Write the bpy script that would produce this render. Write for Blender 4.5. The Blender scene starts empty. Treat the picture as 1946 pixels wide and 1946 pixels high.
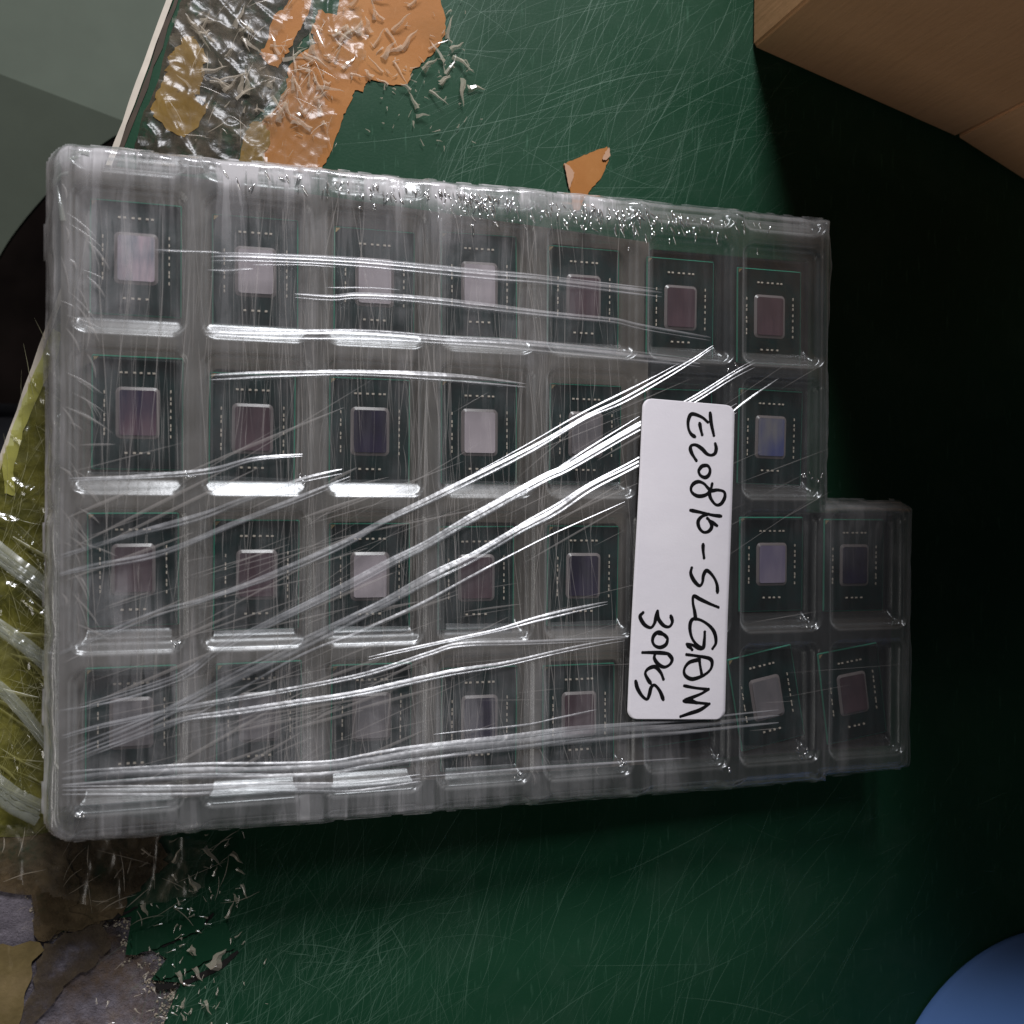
import bpy, bmesh, math, random
import numpy as np
from mathutils import Matrix, Vector
random.seed(7); rng = np.random.default_rng(7)
S = bpy.context.scene
C = bpy.data.collections.new('scene'); S.collection.children.link(C)

# ------------------------------------------------------------------ camera
PX, PY = 0.040, 0.0519                       # pocket pitch of the tray (m)
FPX = 1950.0                                 # focal length in photograph pixels (frame 1946 px wide)
def rodrigues(w):
    a = Vector(w).length
    return Matrix.Rotation(a, 3, Vector(w)/a)
R_ct = rodrigues((0.0084, 0.2938, -0.0059))  # tray frame -> camera frame
t_ct = Vector((-0.1713, 0.1294, -0.3923)) * (PX/0.048)
H0, TILT = 0.044, math.radians(1.5)          # height of the tray's rib plane above the table at its left end
# tray frame: x along the columns, y up the photograph, z off the table
M = Matrix.Translation((0, 0, H0)) @ Matrix.Rotation(TILT, 4, 'Y')
cam_t = R_ct.transposed().to_4x4(); cam_t.translation = -(R_ct.transposed() @ t_ct)
CAM = M @ cam_t
cd = bpy.data.cameras.new('camera'); cam = bpy.data.objects.new('camera', cd); C.objects.link(cam)
cam.matrix_world = CAM
cd.sensor_width = 36; cd.lens = 36*FPX/1946; cd.clip_start = 0.01; cd.clip_end = 50
cd.dof.use_dof = True; cd.dof.focus_distance = 0.385; cd.dof.aperture_fstop = 12
S.camera = cam
def ray(px, py):
    d = CAM.to_3x3() @ Vector(((px-973)/FPX, -(py-973)/FPX, -1))
    return CAM.translation.copy(), d
def at(px, py, z=0.0):                       # photograph pixel -> point at height z above the table
    o, d = ray(px, py); s = (z-o.z)/d.z
    return o + d*s
Mi = M.inverted()
def att(px, py, z=0.0):                      # photograph pixel -> point in the tray frame
    o, d = ray(px, py); o = Mi @ o; d = Mi.to_3x3() @ d
    return o + d*((z-o.z)/d.z)

# ------------------------------------------------------------------ light
W = bpy.data.worlds.new('World'); S.world = W; W.use_nodes = True
W.node_tree.nodes['Background'].inputs[0].default_value = (0.92, 0.92, 1.0, 1)
W.node_tree.nodes['Background'].inputs[1].default_value = 0.026
def area(name, loc, target, sx, sy, power, col):
    l = bpy.data.lights.new(name, 'AREA'); l.shape = 'RECTANGLE'; l.size = sx; l.size_y = sy
    l.energy = power; l.color = col
    o = bpy.data.objects.new(name, l); C.objects.link(o); o.location = loc
    o.rotation_euler = (Vector(target)-Vector(loc)).to_track_quat('-Z', 'Y').to_euler(); return o
LDIR = Vector((0.05, 0.76, 0.65)).normalized()
LT = Vector((0.15, -0.1, 0))
area('ceiling_lamp', LT+LDIR*1.25, LT, 0.32, 0.32, 17.5, (1.0, 0.98, 1.0))
area('side_fill', (-1.3, -0.6, 0.36), (0.2, 0, 0.08), 0.9, 0.5, 5.6, (1.0, 0.93, 0.85))  # added fill in place of room bounce, lifts the box faces
S.view_settings.view_transform = 'Standard'; S.view_settings.look = 'None'
S.view_settings.exposure = 0; S.view_settings.gamma = 1
S.cycles.use_denoising = True
S.cycles.max_bounces = 8; S.cycles.transparent_max_bounces = 40; S.cycles.diffuse_bounces = 3
S.cycles.sample_clamp_indirect = 3
S.cycles.caustics_reflective = False; S.cycles.caustics_refractive = False

# ------------------------------------------------------------------ helpers
def tag(o, label=None, cat=None, group=None, kind=None):
    if label: o['label'] = label
    if cat: o['category'] = cat
    if group: o['group'] = group
    if kind: o['kind'] = kind
    return o
def mesh(name, v, f, m, smooth=False):
    me = bpy.data.meshes.new(name)
    if isinstance(v, np.ndarray):
        v = v.tolist()
    if isinstance(f, np.ndarray): f = f.tolist()
    me.from_pydata(v, [], f); me.update()
    if m: me.materials.append(m)
    if smooth: me.polygons.foreach_set('use_smooth', [True]*len(me.polygons))
    return me
def obj(name, me, parent=None, mw=None):
    o = bpy.data.objects.new(name, me); C.objects.link(o)
    if parent: o.parent = parent
    if mw is not None: o.matrix_world = mw
    return o
def empty(name, loc=(0,0,0), mw=None):
    o = bpy.data.objects.new(name, None); C.objects.link(o); o.empty_display_size = 0.01
    if mw is not None: o.matrix_world = mw
    else: o.location = loc
    return o
class NT:
    def __init__(s, name):
        s.m = bpy.data.materials.new(name); s.m.use_nodes = True; s.t = s.m.node_tree; s.t.nodes.clear()
        s.out = s.n('ShaderNodeOutputMaterial')
    def n(s, typ, **kw):
        nd = s.t.nodes.new(typ)
        for k, v in kw.items():
            if k.startswith('_'): setattr(nd, k[1:], v)
        return nd
    def l(s, a, b): s.t.links.new(a, b); return b
    def val(s, sock, v):
        if isinstance(v, bpy.types.NodeSocket): s.t.links.new(v, sock)
        else:
            if isinstance(v, (tuple, list)) and len(v) == 3 and sock.type == 'RGBA': v = (*v, 1)
            sock.default_value = v
    def math(s, op, a, b=0.0, clamp=False):
        nd = s.n('ShaderNodeMath', _operation=op, _use_clamp=clamp); s.val(nd.inputs[0], a); s.val(nd.inputs[1], b); return nd.outputs[0]
    def coords(s, scale=(1,1,1), rot=(0,0,0), src='Object'):
        tc = s.n('ShaderNodeTexCoord'); mp = s.n('ShaderNodeMapping'); s.l(tc.outputs[src], mp.inputs[0])
        mp.inputs['Scale'].default_value = scale; mp.inputs['Rotation'].default_value = rot; return mp.outputs[0]
    def noise(s, vec, scale, detail=4, rough=0.55, dist=0.0):
        nd = s.n('ShaderNodeTexNoise'); s.l(vec, nd.inputs['Vector']); nd.inputs['Scale'].default_value = scale
        nd.inputs['Detail'].default_value = detail; nd.inputs['Roughness'].default_value = rough; nd.inputs['Distortion'].default_value = dist
        return nd.outputs['Fac']
    def ramp(s, fac, stops, interp='LINEAR'):
        nd = s.n('ShaderNodeValToRGB'); s.val(nd.inputs[0], fac); cr = nd.color_ramp; cr.interpolation = interp
        while len(cr.elements) < len(stops): cr.elements.new(0.5)
        for e, (p, c) in zip(cr.elements, stops):
            e.position = p; e.color = (c, c, c, 1) if isinstance(c, (int, float)) else (*c, 1)
        return nd.outputs[0]
    def mixc(s, f, a, b):
        nd = s.n('ShaderNodeMix', _data_type='RGBA'); s.val(nd.inputs[0], f); s.val(nd.inputs[6], a); s.val(nd.inputs[7], b); return nd.outputs[2]
    def bump(s, h, strength, dist=0.001):
        nd = s.n('ShaderNodeBump'); s.l(h, nd.inputs['Height']); nd.inputs['Strength'].default_value = strength; nd.inputs['Distance'].default_value = dist
        return nd.outputs[0]
    def bsdf(s, col, rough=0.5, spec=0.5, bump=None, alpha=None, metal=0.0, coat=0.0):
        b = s.n('ShaderNodeBsdfPrincipled'); s.val(b.inputs['Base Color'], col); s.val(b.inputs['Roughness'], rough)
        s.val(b.inputs['Specular IOR Level'], spec); s.val(b.inputs['Metallic'], metal); s.val(b.inputs['Coat Weight'], coat)
        if bump is not None: s.l(bump, b.inputs['Normal'])
        if alpha is not None: s.val(b.inputs['Alpha'], alpha)
        s.l(b.outputs[0], s.out.inputs[0]); return s.m
def simple(name, col, rough=0.5, spec=0.5, metal=0.0, nz=None, var=0.15):
    t = NT(name)
    if nz:
        f = t.noise(t.coords(), nz); c2 = tuple(x*(1-var) for x in col); c3 = tuple(min(1, x*(1+var)) for x in col)
        return t.bsdf(t.ramp(f, [(0.3, c2), (0.7, c3)]), rough, spec, t.bump(f, 0.15, 0.0005), metal=metal)
    return t.bsdf(col, rough, spec, metal=metal)
def thin_clear(name, haze, edge=0.3, rough=0.12, tint=(0.96,0.97,0.97), white=(0.85,0.86,0.9), bump=None, refl=1.0, build=None, transl=0.35):
    """thin clear plastic sheet: see-through, cloudy where seen edge-on, glossy"""
    t = NT(name)
    hz = haze; bp = None
    if build: hz, bp = build(t)
    lw = t.n('ShaderNodeLayerWeight'); lw.inputs[0].default_value = 0.5
    e = t.math('MULTIPLY', t.math('POWER', lw.outputs['Facing'], 2.0), edge)
    h = t.math('ADD', hz, e, True)
    tr = t.n('ShaderNodeBsdfTransparent'); tr.inputs[0].default_value = (*tint, 1)
    df = t.n('ShaderNodeBsdfDiffuse'); df.inputs[0].default_value = (*white, 1)
    tl = t.n('ShaderNodeBsdfTranslucent'); tl.inputs[0].default_value = (*white, 1)
    m0 = t.n('ShaderNodeMixShader'); m0.inputs[0].default_value = transl; t.l(df.outputs[0], m0.inputs[1]); t.l(tl.outputs[0], m0.inputs[2])
    m1 = t.n('ShaderNodeMixShader'); t.l(h, m1.inputs[0]); t.l(tr.outputs[0], m1.inputs[1]); t.l(m0.outputs[0], m1.inputs[2])
    gl = t.n('ShaderNodeBsdfGlossy'); t.val(gl.inputs['Roughness'], rough); gl.inputs[0].default_value = (0.95, 0.97, 1, 1)
    fz = t.math('ADD', t.math('MULTIPLY', t.math('POWER', lw.outputs['Facing'], 4.0), 0.9), 0.05)
    if bp is not None:
        for nd in (gl, lw): t.l(bp, nd.inputs['Normal'])
    m2 = t.n('ShaderNodeMixShader'); t.l(t.math('MULTIPLY', fz, refl, True), m2.inputs[0]); t.l(m1.outputs[0], m2.inputs[1]); t.l(gl.outputs[0], m2.inputs[2])
    t.l(m2.outputs[0], t.out.inputs[0]); return t.m

def smooth_noise(x, y, wl, seed, n=14):
    """sum of sines: cheap smooth 2-D noise, about unit range"""
    r = np.random.default_rng(seed); z = np.zeros_like(x)
    for i in range(n):
        a = r.uniform(0, 2*math.pi); k = 2*math.pi/(wl*r.uniform(0.6, 1.7)); z += np.sin((x*math.cos(a)+y*math.sin(a))*k + r.uniform(0, 6.28))
    return z/math.sqrt(n)
def crom(pts, n=8):
    """Catmull-Rom through a list of tuples"""
    P = [Vector(p) for p in pts]
    if len(P) < 3:
        return [P[0].lerp(P[-1], i/n) for i in range(n+1)]
    P = [P[0]*2-P[1]] + P + [P[-1]*2-P[-2]]; out = []
    for i in range(1, len(P)-2):
        for k in range(n):
            t = k/n; a, b, c, d = P[i-1:i+3]
            out.append(0.5*((2*b)+(c-a)*t+(2*a-5*b+4*c-d)*t*t+(3*b-a-3*c+d)*t**3))
    out.append(P[-2]); return out
def polygon(name, pts, th, m, parent=None, z=0.0, subdiv=0, jag=0.0, mw=None):
    """a flat slab with a traced outline: top at z, thickness th"""
    if jag:
        q = []
        for i, p in enumerate(pts):
            nx = pts[(i+1) % len(pts)]; k = 5
            for j in range(k):
                a = Vector(p[:2]).lerp(Vector(nx[:2]), j/k)
                if j: a += Vector((random.gauss(0, jag), random.gauss(0, jag)))
                q.append((a.x, a.y))
        pts = q
    bm = bmesh.new(); vs = [bm.verts.new((p[0], p[1], z)) for p in pts]; f = bm.faces.new(vs); f.normal_update()
    if f.normal.z < 0: f.normal_flip()
    r = bmesh.ops.extrude_face_region(bm, geom=[f])
    for e in r['geom']:
        if isinstance(e, bmesh.types.BMVert): e.co.z -= th
    bmesh.ops.triangulate(bm, faces=[g for g in bm.faces if len(g.verts) > 4])
    bmesh.ops.recalc_face_normals(bm, faces=bm.faces)
    me = bpy.data.meshes.new(name); bm.to_mesh(me); bm.free(); me.materials.append(m)
    return obj(name, me, parent, mw)
TENT = [(-0.5, 0), (-0.42, 0.5), (-0.30, 0.86), (-0.16, 0.93), (0.02, 0.72), (0.26, 0.36), (0.5, 0)]
def ribbons(name, lines, m, parent=None, mw=None, hump=0.5, prof=5, tent=False):
    """lines: list of (points3d, width function(t), height ratio). one joined mesh, cross-section a low hump"""
    V, F = [], []
    for pts, wf, hr in lines:
        n = len(pts); base = len(V)
        for i, p in enumerate(pts):
            a = pts[max(0, i-1)]; b = pts[min(n-1, i+1)]; d = (b-a); d.z = 0
            if d.length < 1e-9: d = Vector((1,0,0))
            d.normalize(); s = Vector((-d.y, d.x, 0)); w = wf(i/(n-1))
            if tent:          # a pleat folded over: steep on one side, a broad flank on the other
                sg = 1 if s.y >= 0 else -1
                for k in range(prof):
                    a0, h0 = TENT[k] if sg > 0 else TENT[prof-1-k]; V.append(tuple(p + s*(a0*w*sg) + Vector((0,0,h0*w*hr))))
                continue
            for k in range(prof):
                q = k/(prof-1)*math.pi; V.append(tuple(p + s*(-math.cos(q)*w/2) + Vector((0,0,math.sin(q)*w*hr))))
        for i in range(n-1):
            for k in range(prof-1):
                a = base+i*prof+k; F.append((a, a+1, a+prof+1, a+prof))
    return obj(name, mesh(name, V, F, m, True), parent, mw)
def box_bm(bm, x0, x1, y0, y1, z0, z1):
    r = bmesh.ops.create_cube(bm, size=1)
    for v in r['verts']: v.co = ((x0+x1)/2+v.co.x*(x1-x0), (y0+y1)/2+v.co.y*(y1-y0), (z0+z1)/2+v.co.z*(z1-z0))
    return r['verts']

# ------------------------------------------------------------------ materials of the table
def green_mat():
    t = NT('green_laminate'); v = t.coords()
    big = t.noise(v, 9, 4); c = t.ramp(big, [(0.3, (0.006, 0.042, 0.020)), (0.7, (0.014, 0.060, 0.031))])
    fine = t.noise(t.coords((1, 0.12, 1), (0, 0, -0.35)), 600, 3); c = t.mixc(t.ramp(fine, [(0.62, 0.0), (0.80, 0.35)]), c, (0.10, 0.22, 0.15))
    fine2 = t.noise(t.coords((1, 0.08, 1), (0, 0, -1.0)), 700, 3); c = t.mixc(t.ramp(fine2, [(0.66, 0.0), (0.82, 0.3)]), c, (0.10, 0.22, 0.15))
    smear = t.noise(v, 26, 6, 0.65, 0.6); c = t.mixc(t.ramp(smear, [(0.5, 0.0), (0.8, 0.12)]), c, (0.12, 0.17, 0.14))
    rg = t.ramp(t.noise(v, 40, 5), [(0.3, 0.42), (0.7, 0.60)])
    return t.bsdf(c, rg, 0.14, t.bump(t.noise(v, 900, 3), 0.12, 0.0004))
M_green = green_mat()
def board_mat():
    t = NT('bare_chipboard'); v = t.coords()
    n1 = t.noise(v, 45, 9, 0.75, 0.3); c = t.ramp(n1, [(0.30, (0.03, 0.026, 0.030)), (0.45, (0.12, 0.108, 0.13)), (0.58, (0.22, 0.20, 0.235)), (0.75, (0.40, 0.35, 0.31))])
    st = t.ramp(t.noise(t.coords((1,1,1),(0.3,0.2,0.1)), 22, 7, 0.7), [(0.38, 0.8), (0.5, 0.0)]); c = t.mixc(st, c, (0.13, 0.085, 0.05))
    sp = t.ramp(t.noise(v, 260, 3), [(0.66, 0.0), (0.76, 0.6)]); c = t.mixc(sp, c, (0.02, 0.018, 0.02))
    return t.bsdf(c, 0.8, 0.25, t.bump(t.noise(v, 160, 8, 0.75), 0.9, 0.002))
M_board = board_mat()
def tape_mat(name, c1, c2, c3, alpha=(1.0, 1.0), scale=35, rough=0.38, bump=0.5):
    t = NT(name); v = t.coords()
    n1 = t.noise(v, scale, 6, 0.62, 0.4); c = t.ramp(n1, [(0.3, c1), (0.5, c2), (0.72, c3)])
    cr = t.noise(t.coords((1, 0.25, 1), (0, 0, 0.5)), 320, 4, 0.6); c = t.mixc(t.ramp(cr, [(0.62, 0.0), (0.8, 0.25)]), c, tuple(min(1, x*1.6+0.12) for x in c3))
    al = t.ramp(t.noise(v, scale*1.8, 6, 0.7), [(0.35, alpha[0]), (0.6, alpha[1])])
    return t.bsdf(c, rough, 0.16, t.bump(t.noise(v, 130, 6, 0.7), bump, 0.001), alpha=al)
M_orange = tape_mat('orange_tape_layer', (0.27, 0.115, 0.028), (0.36, 0.150, 0.040), (0.42, 0.20, 0.065), (1,1), 22, 0.5, 0.12)
M_ochre = tape_mat('ochre_tape_layer', (0.15, 0.085, 0.018), (0.24, 0.145, 0.03), (0.33, 0.22, 0.07), (1,1), 30, 0.4, 0.15)
M_brown = tape_mat('brown_glue_layer', (0.06, 0.04, 0.022), (0.13, 0.095, 0.055), (0.24, 0.18, 0.10), (0.1, 0.95), 38, 0.4, 0.7)
M_yellow = tape_mat('yellow_tape_layer', (0.040, 0.046, 0.014), (0.16, 0.155, 0.045), (0.36, 0.34, 0.13), (0.6, 1.0), 55, 0.3, 0.9)
def rag_build(t):
    v = t.coords(); n = t.noise(v, 45, 7, 0.7, 1.2); f = t.noise(t.coords((1, 0.2, 1), (0, 0, -0.5)), 260, 4)
    hz = t.math('ADD', t.ramp(n, [(0.45, 0.0), (0.62, 0.16), (0.8, 0.42)]), t.ramp(f, [(0.6, 0.0), (0.8, 0.22)]), True)
    return hz, t.bump(t.noise(v, 110, 4, 0.6, 0.8), 0.35, 0.0012)
M_smoke = tape_mat('smoky_glue', (0.02, 0.022, 0.016), (0.06, 0.05, 0.035), (0.12, 0.095, 0.065), (0.05, 0.8), 60, 0.35, 0.12)
M_rag = thin_clear('old_clear_tape', 0.2, 0.12, 0.30, refl=0.55, white=(0.60, 0.50, 0.38), build=rag_build)
M_scrap = thin_clear('curled_clear_tape', 0.40, 0.25, 0.22, white=(0.88, 0.78, 0.64), refl=1.2)
M_fiber = thin_clear('pale_fibres', 0.42, 0.25, 0.3, white=(0.70, 0.68, 0.42), refl=1.0)
M_whitefilm = thin_clear('folded_white_film', 0.26, 0.3, 0.18, white=(0.75, 0.8, 0.74), refl=2.2)

# ------------------------------------------------------------------ table and floor
def A2(px, py, z=0.0): p = at(px, py, z); return (p.x, p.y)
P = lambda L, z=0.0: [A2(x, y, z) for x, y in L]
edge_top, edge_bot = at(352, -60), at(-40, 1010)
ed = (edge_top-edge_bot).normalized()
eT = edge_top + ed*0.5; eB = edge_bot - ed*0.55
tt = empty('worktable'); tag(tt, 'dark green worktop scarred by knife cuts, with torn tape along its left edge', 'table')
far = 1.3
hole = [(-90, 1655), (-10, 1668), (66, 1690), (84, 1782), (140, 1764), (196, 1748), (250, 1742), (246, 1770), (238, 1815), (288, 1806), (318, 1822), (288, 1862), (344, 1868), (330, 1900), (306, 1960), (296, 2060), (270, 2200)]
lam = [(eT.x, eT.y), (far, eT.y), (far, eB.y), A2(270, 2200)] 
lam = [(eT.x, eT.y), (far, eT.y), (far, eB.y), (A2(270,2200)[0], eB.y)] + P(list(reversed(hole)))
hx = Vector(lam[-1]); s = (hx.y-edge_bot.y)/ed.y; lam.append(((edge_bot+ed*s).x, hx.y))
polygon('laminate', lam, 0.0012, M_green, tt, 0.0)
polygon('board', [(eT.x, eT.y), (far, eT.y), (far, eB.y), (eB.x, eB.y)], 0.022, M_board, tt, -0.0013)
nrm = Vector((-ed.y, ed.x, 0)); nrm = nrm if nrm.x < 0 else -nrm
M_band = simple('cream_edge_band', (0.52, 0.47, 0.40), 0.5, nz=60, var=0.25)
M_dirt = simple('dark_glue_line', (0.035, 0.022, 0.012), 0.7, nz=90, var=0.5)
b0, b1 = eT, eB
def strip(name, w0, w1, zt, th, m, wob=0.0):
    n = 160; V, F = [], []
    for i in range(n+1):
        c = b0.lerp(b1, i/n); j = random.gauss(0, wob); k = random.gauss(0, wob)
        for w, z in ((w0+j, zt), (w1+k, zt), (w1+k, zt-th), (w0+j, zt-th)):
            q = c+nrm*w; V.append((q.x, q.y, z))
    for i in range(n):
        for k in range(4):
            a = i*4+k; b = i*4+(k+1) % 4; F.append((a, b, b+4, a+4))
    return obj(name, mesh(name, V, F, m), tt)
strip('edge_band', 0.0002, 0.0022, 0.0008, 0.021, M_band, 0.00012)
strip('glue_line', -0.0016, 0.0001, 0.0005, 0.0004, M_dirt, 0.0003)
# green slivers of laminate left on the bare board
for L in ([(252, 1802), (250, 1772), (300, 1758), (360, 1745), (396, 1738), (384, 1764), (330, 1786), (280, 1806), (244, 1814)],
          [(296, 1850), (316, 1832), (345, 1806), (392, 1766), (430, 1752), (446, 1800), (400, 1822), (350, 1846), (306, 1862)]):
    polygon('laminate_sliver', P(L), 0.0012, M_green, tt, 0.0009, jag=0.0003)
M_crack = simple('crack_black', (0.006, 0.005, 0.005), 0.9)
for L in ([(344, 1866), (380, 1848), (420, 1828), (450, 1806), (454, 1809), (430, 1834), (390, 1856), (350, 1874)],
          [(196, 1746), (220, 1738), (262, 1722), (262, 1725), (230, 1741), (210, 1752)],
          [(300, 1792), (350, 1772), (385, 1752), (404, 1734), (407, 1736), (380, 1764), (345, 1784), (310, 1800)],
          [(290, 1868), (330, 1868), (342, 1874), (325, 1878), (300, 1880)]):
    polygon('crack', P(L), 0.0001, M_crack, tt, 0.00035, jag=0.0002)

# knife scratches: long hairlines in families of directions
def scratch_lines(n, reg, ang, spread, l0, l1, w0, w1):
    out = []
    for _ in range(n):
        p = at(random.uniform(reg[0], reg[2]), random.uniform(reg[1], reg[3])); a = math.radians(random.gauss(ang, spread)); L = random.uniform(l0, l1)**1
        cv = random.gauss(0, 0.25); pts = []
        N = 7
        for i in range(N):
            s = (i/(N-1)-0.5)*L; aa = a+cv*s/L*0.6; pts.append(Vector((p.x+math.cos(aa)*s, p.y+math.sin(aa)*s, 0.00004)))
        w = random.uniform(w0, w1)*random.choice((0.6, 0.8, 1, 1.4)); out.append((pts, (lambda t, w=w: w*(0.25+math.sin(math.pi*t))), 0.12))
    return out
M_scr = thin_clear('scratched_laminate', 0.34, 0.0, 0.5, tint=(1,1,1), white=(0.22, 0.42, 0.30), refl=0.4)
M_scr2 = thin_clear('faint_scratch', 0.16, 0.0, 0.5, tint=(1,1,1), white=(0.22, 0.42, 0.30), refl=0.3)
top, bot, right = (820, -40, 1500, 420), (300, 1600, 1500, 2000), (1450, 1450, 1950, 2000)
sc = scratch_lines(46, top, 68, 9, 0.03, 0.11, 0.00010, 0.0002)+scratch_lines(22, top, 28, 8, 0.04, 0.13, 0.0001, 0.00018)+scratch_lines(8, top, -10, 8, 0.03, 0.09, 0.0001, 0.00018)\
   + scratch_lines(70, bot, 68, 12, 0.02, 0.10, 0.0001, 0.0002)+scratch_lines(26, bot, 25, 12, 0.03, 0.09, 0.0001, 0.0002)+scratch_lines(20, right, 40, 18, 0.01, 0.05, 0.0001, 0.0002)
o = ribbons('long_scratches', sc, M_scr, tt, prof=3); tag(o, kind='stuff')
sc = scratch_lines(260, top, 66, 14, 0.008, 0.04, 0.0001, 0.00022)+scratch_lines(150, top, 25, 14, 0.01, 0.05, 0.0001, 0.0002)\
   + scratch_lines(480, (250, 1600, 900, 2000), 60, 30, 0.006, 0.035, 0.0001, 0.00024)+scratch_lines(330, bot, 62, 22, 0.006, 0.04, 0.0001, 0.0002)+scratch_lines(130, right, 40, 25, 0.003, 0.03, 0.0001, 0.0002)
o = ribbons('fine_scratches', sc, M_scr2, tt, prof=3); tag(o, kind='stuff')
sc = scratch_lines(160, (380, 1760, 760, 1960), 60, 35, 0.004, 0.022, 0.00012, 0.00028); o = ribbons('scuffs', sc, M_scr, tt, prof=3); tag(o, kind='stuff')

# floor far below and things standing on it, left of the table
M_floor = simple('dark_floor', (0.007, 0.005, 0.0045), 0.95, 0.05, nz=12, var=0.6)
fl = obj('floor', mesh('floor', [(-3,-3,-0.62),(3,-3,-0.62),(3,3,-0.62),(-3,3,-0.62)], [(0,1,2,3)], M_floor)); tag(fl, kind='structure')
M_grey = simple('grey_green_card', (0.095, 0.115, 0.092), 0.75, 0.2, nz=40, var=0.06)
cz = -0.16
def poly3(name, pts, m, parent=None):
    bm = bmesh.new(); bm.faces.new([bm.verts.new(p) for p in pts])
    r = bmesh.ops.extrude_face_region(bm, geom=bm.faces[:])
    for e in r['geom']:
        if isinstance(e, bmesh.types.BMVert): e.co.z -= 0.004
    bmesh.ops.triangulate(bm, faces=bm.faces); bmesh.ops.recalc_face_normals(bm, faces=bm.faces)
    me = bpy.data.meshes.new(name); bm.to_mesh(me); bm.free(); me.materials.append(m); return obj(name, me, parent)
nF = (at(420, 300, cz)-at(-260, 42, cz)); nF = Vector((nF.y, -nF.x, 0)).normalized(); nF = nF if nF.y < 0 else -nF
def slope(x, y):
    p = at(x, y, cz)
    for _ in range(4): p = at(x, y, cz-0.55*max(0, (p-at(-260, 42, cz)).dot(nF)))
    return p
gb = empty('grey_bin', at(60, 200, cz)); tag(gb, 'pale grey green bin with a curved lower rim on the floor beyond the table corner', 'bin')
def W3(px, py, z): return at(px, py, z)
fl_ = [W3(-260, 42, cz), W3(262, 240, cz)]
up = [W3(-260, -320, cz), W3(520, -320, cz), W3(420, 190, cz), W3(330, 205, cz), W3(290, 216, cz), fl_[1], fl_[0]]
low = [fl_[0], fl_[1]] + [slope(x, y) for x, y in [tuple(q)[:2] for q in crom([(262, 240, 0), (222, 256, 0), (180, 284, 0), (130, 326, 0), (80, 378, 0), (35, 432, 0), (0, 485, 0), (-60, 600, 0), (-150, 760, 0)], 5)[1:]]]
up_o = poly3('lid_panel', up, M_grey, gb); lo_o = poly3('shadow_slope', low, M_grey, gb)  # lower panel tilted off the lamp, standing in for a shadow cast across the bin
for o in (up_o, lo_o): o.matrix_parent_inverse = Matrix.Translation(-gb.location)
M_navy = simple('dark_blue_plastic', (0.03, 0.032, 0.045), 0.5, nz=20)
bm = bmesh.new(); pp = at(-20, 850, -0.35); box_bm(bm, pp.x-0.10, pp.x+0.045, pp.y-0.05, pp.y+0.03, -0.60, -0.35); bmesh.ops.bevel(bm, geom=bm.edges[:], offset=0.01, segments=3, affect='EDGES')
me = bpy.data.meshes.new('crate'); bm.to_mesh(me); bm.free(); me.materials.append(M_navy); o = obj('floor_crate', me); tag(o, 'dark slate blue crate down on the floor at the far left', 'crate')

# ------------------------------------------------------------------ tape residue on the table
def patch(name, L, m, z, label, cat='tape', th=0.00012, jag=0.0005, group=None):
    o = polygon(name, P(L), th, m, None, z, jag=jag); return tag(o, label, cat, group)
patch('orange_tape', [(640, 30), (648, -20), (828, -20), (845, 30), (846, 66), (834, 88), (822, 104), (800, 120), (782, 138), (774, 160), (748, 163), (704, 152), (694, 160), (690, 176), (674, 172), (664, 198), (652, 225), (640, 256), (628, 290), (612, 320), (580, 330), (540, 320), (500, 320), (455, 320), (470, 268), (500, 228), (528, 200), (545, 160), (548, 128), (575, 100), (600, 84), (592, 56), (604, 20)], M_orange, 0.00045, 'large torn orange brown tape layer at the top of the green worktop', jag=0.0003)
patch('orange_tape', [(505, 86), (520, 30), (545, 10), (560, -20), (600, -20), (585, 30), (566, 60), (552, 90), (540, 110), (528, 130), (508, 122), (492, 104)], M_orange, 0.00045, 'narrow orange tape strip running to the top edge beside the big orange patch', jag=0.0003)
patch('smoky_tape', [(340, 20), (360, -30), (600, -30), (590, 60), (560, 100), (530, 170), (470, 240), (440, 330), (262, 330), (256, 275), (290, 180)], M_smoke, 0.0003, 'dark smoky glue film between the ochre and orange tape', jag=0.0004)
patch('ochre_tape', [(332, 96), (352, 70), (372, 76), (392, 108), (386, 150), (374, 190), (386, 204), (390, 190), (392, 206), (378, 240), (350, 262), (322, 250), (296, 226), (288, 204), (300, 172), (316, 140), (318, 110)], M_ochre, 0.0005, 'ochre yellow tape remnant beside the cream table edge at upper left')
patch('ochre_tape', [(455, 320), (462, 262), (480, 232), (505, 238), (512, 262), (500, 320)], M_ochre, 0.0007, 'small ochre tape piece just above the top film edge of the pack')
oc = patch('orange_tape', [(1070, 313), (1090, 304), (1120, 291), (1153, 279), (1158, 296), (1150, 320), (1138, 343), (1118, 366), (1100, 400), (1090, 400), (1084, 370), (1076, 336)], M_orange, 0.00045, 'small leaf shaped orange tape piece touching the top edge of the pack', jag=0.0002)
for L in ([(1070, 312), (1080, 316), (1090, 330), (1086, 345), (1080, 362), (1076, 340)], [(1148, 290), (1156, 282), (1158, 298), (1150, 306), (1143, 304)]):
    polygon('peeled_edge', P(L), 0.00015, simple('torn_kraft', (0.45, 0.27, 0.17), 0.7), oc, 0.0012, jag=0.0001)
patch('brown_tape', [(-40, 1560), (60, 1540), (330, 1560), (300, 1600), (320, 1640), (250, 1700), (215, 1745), (140, 1770), (72, 1785), (60, 1700), (-40, 1690)], M_brown, 0.0004, 'torn brown glue layer over the table corner below the pack', jag=0.001)
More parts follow.
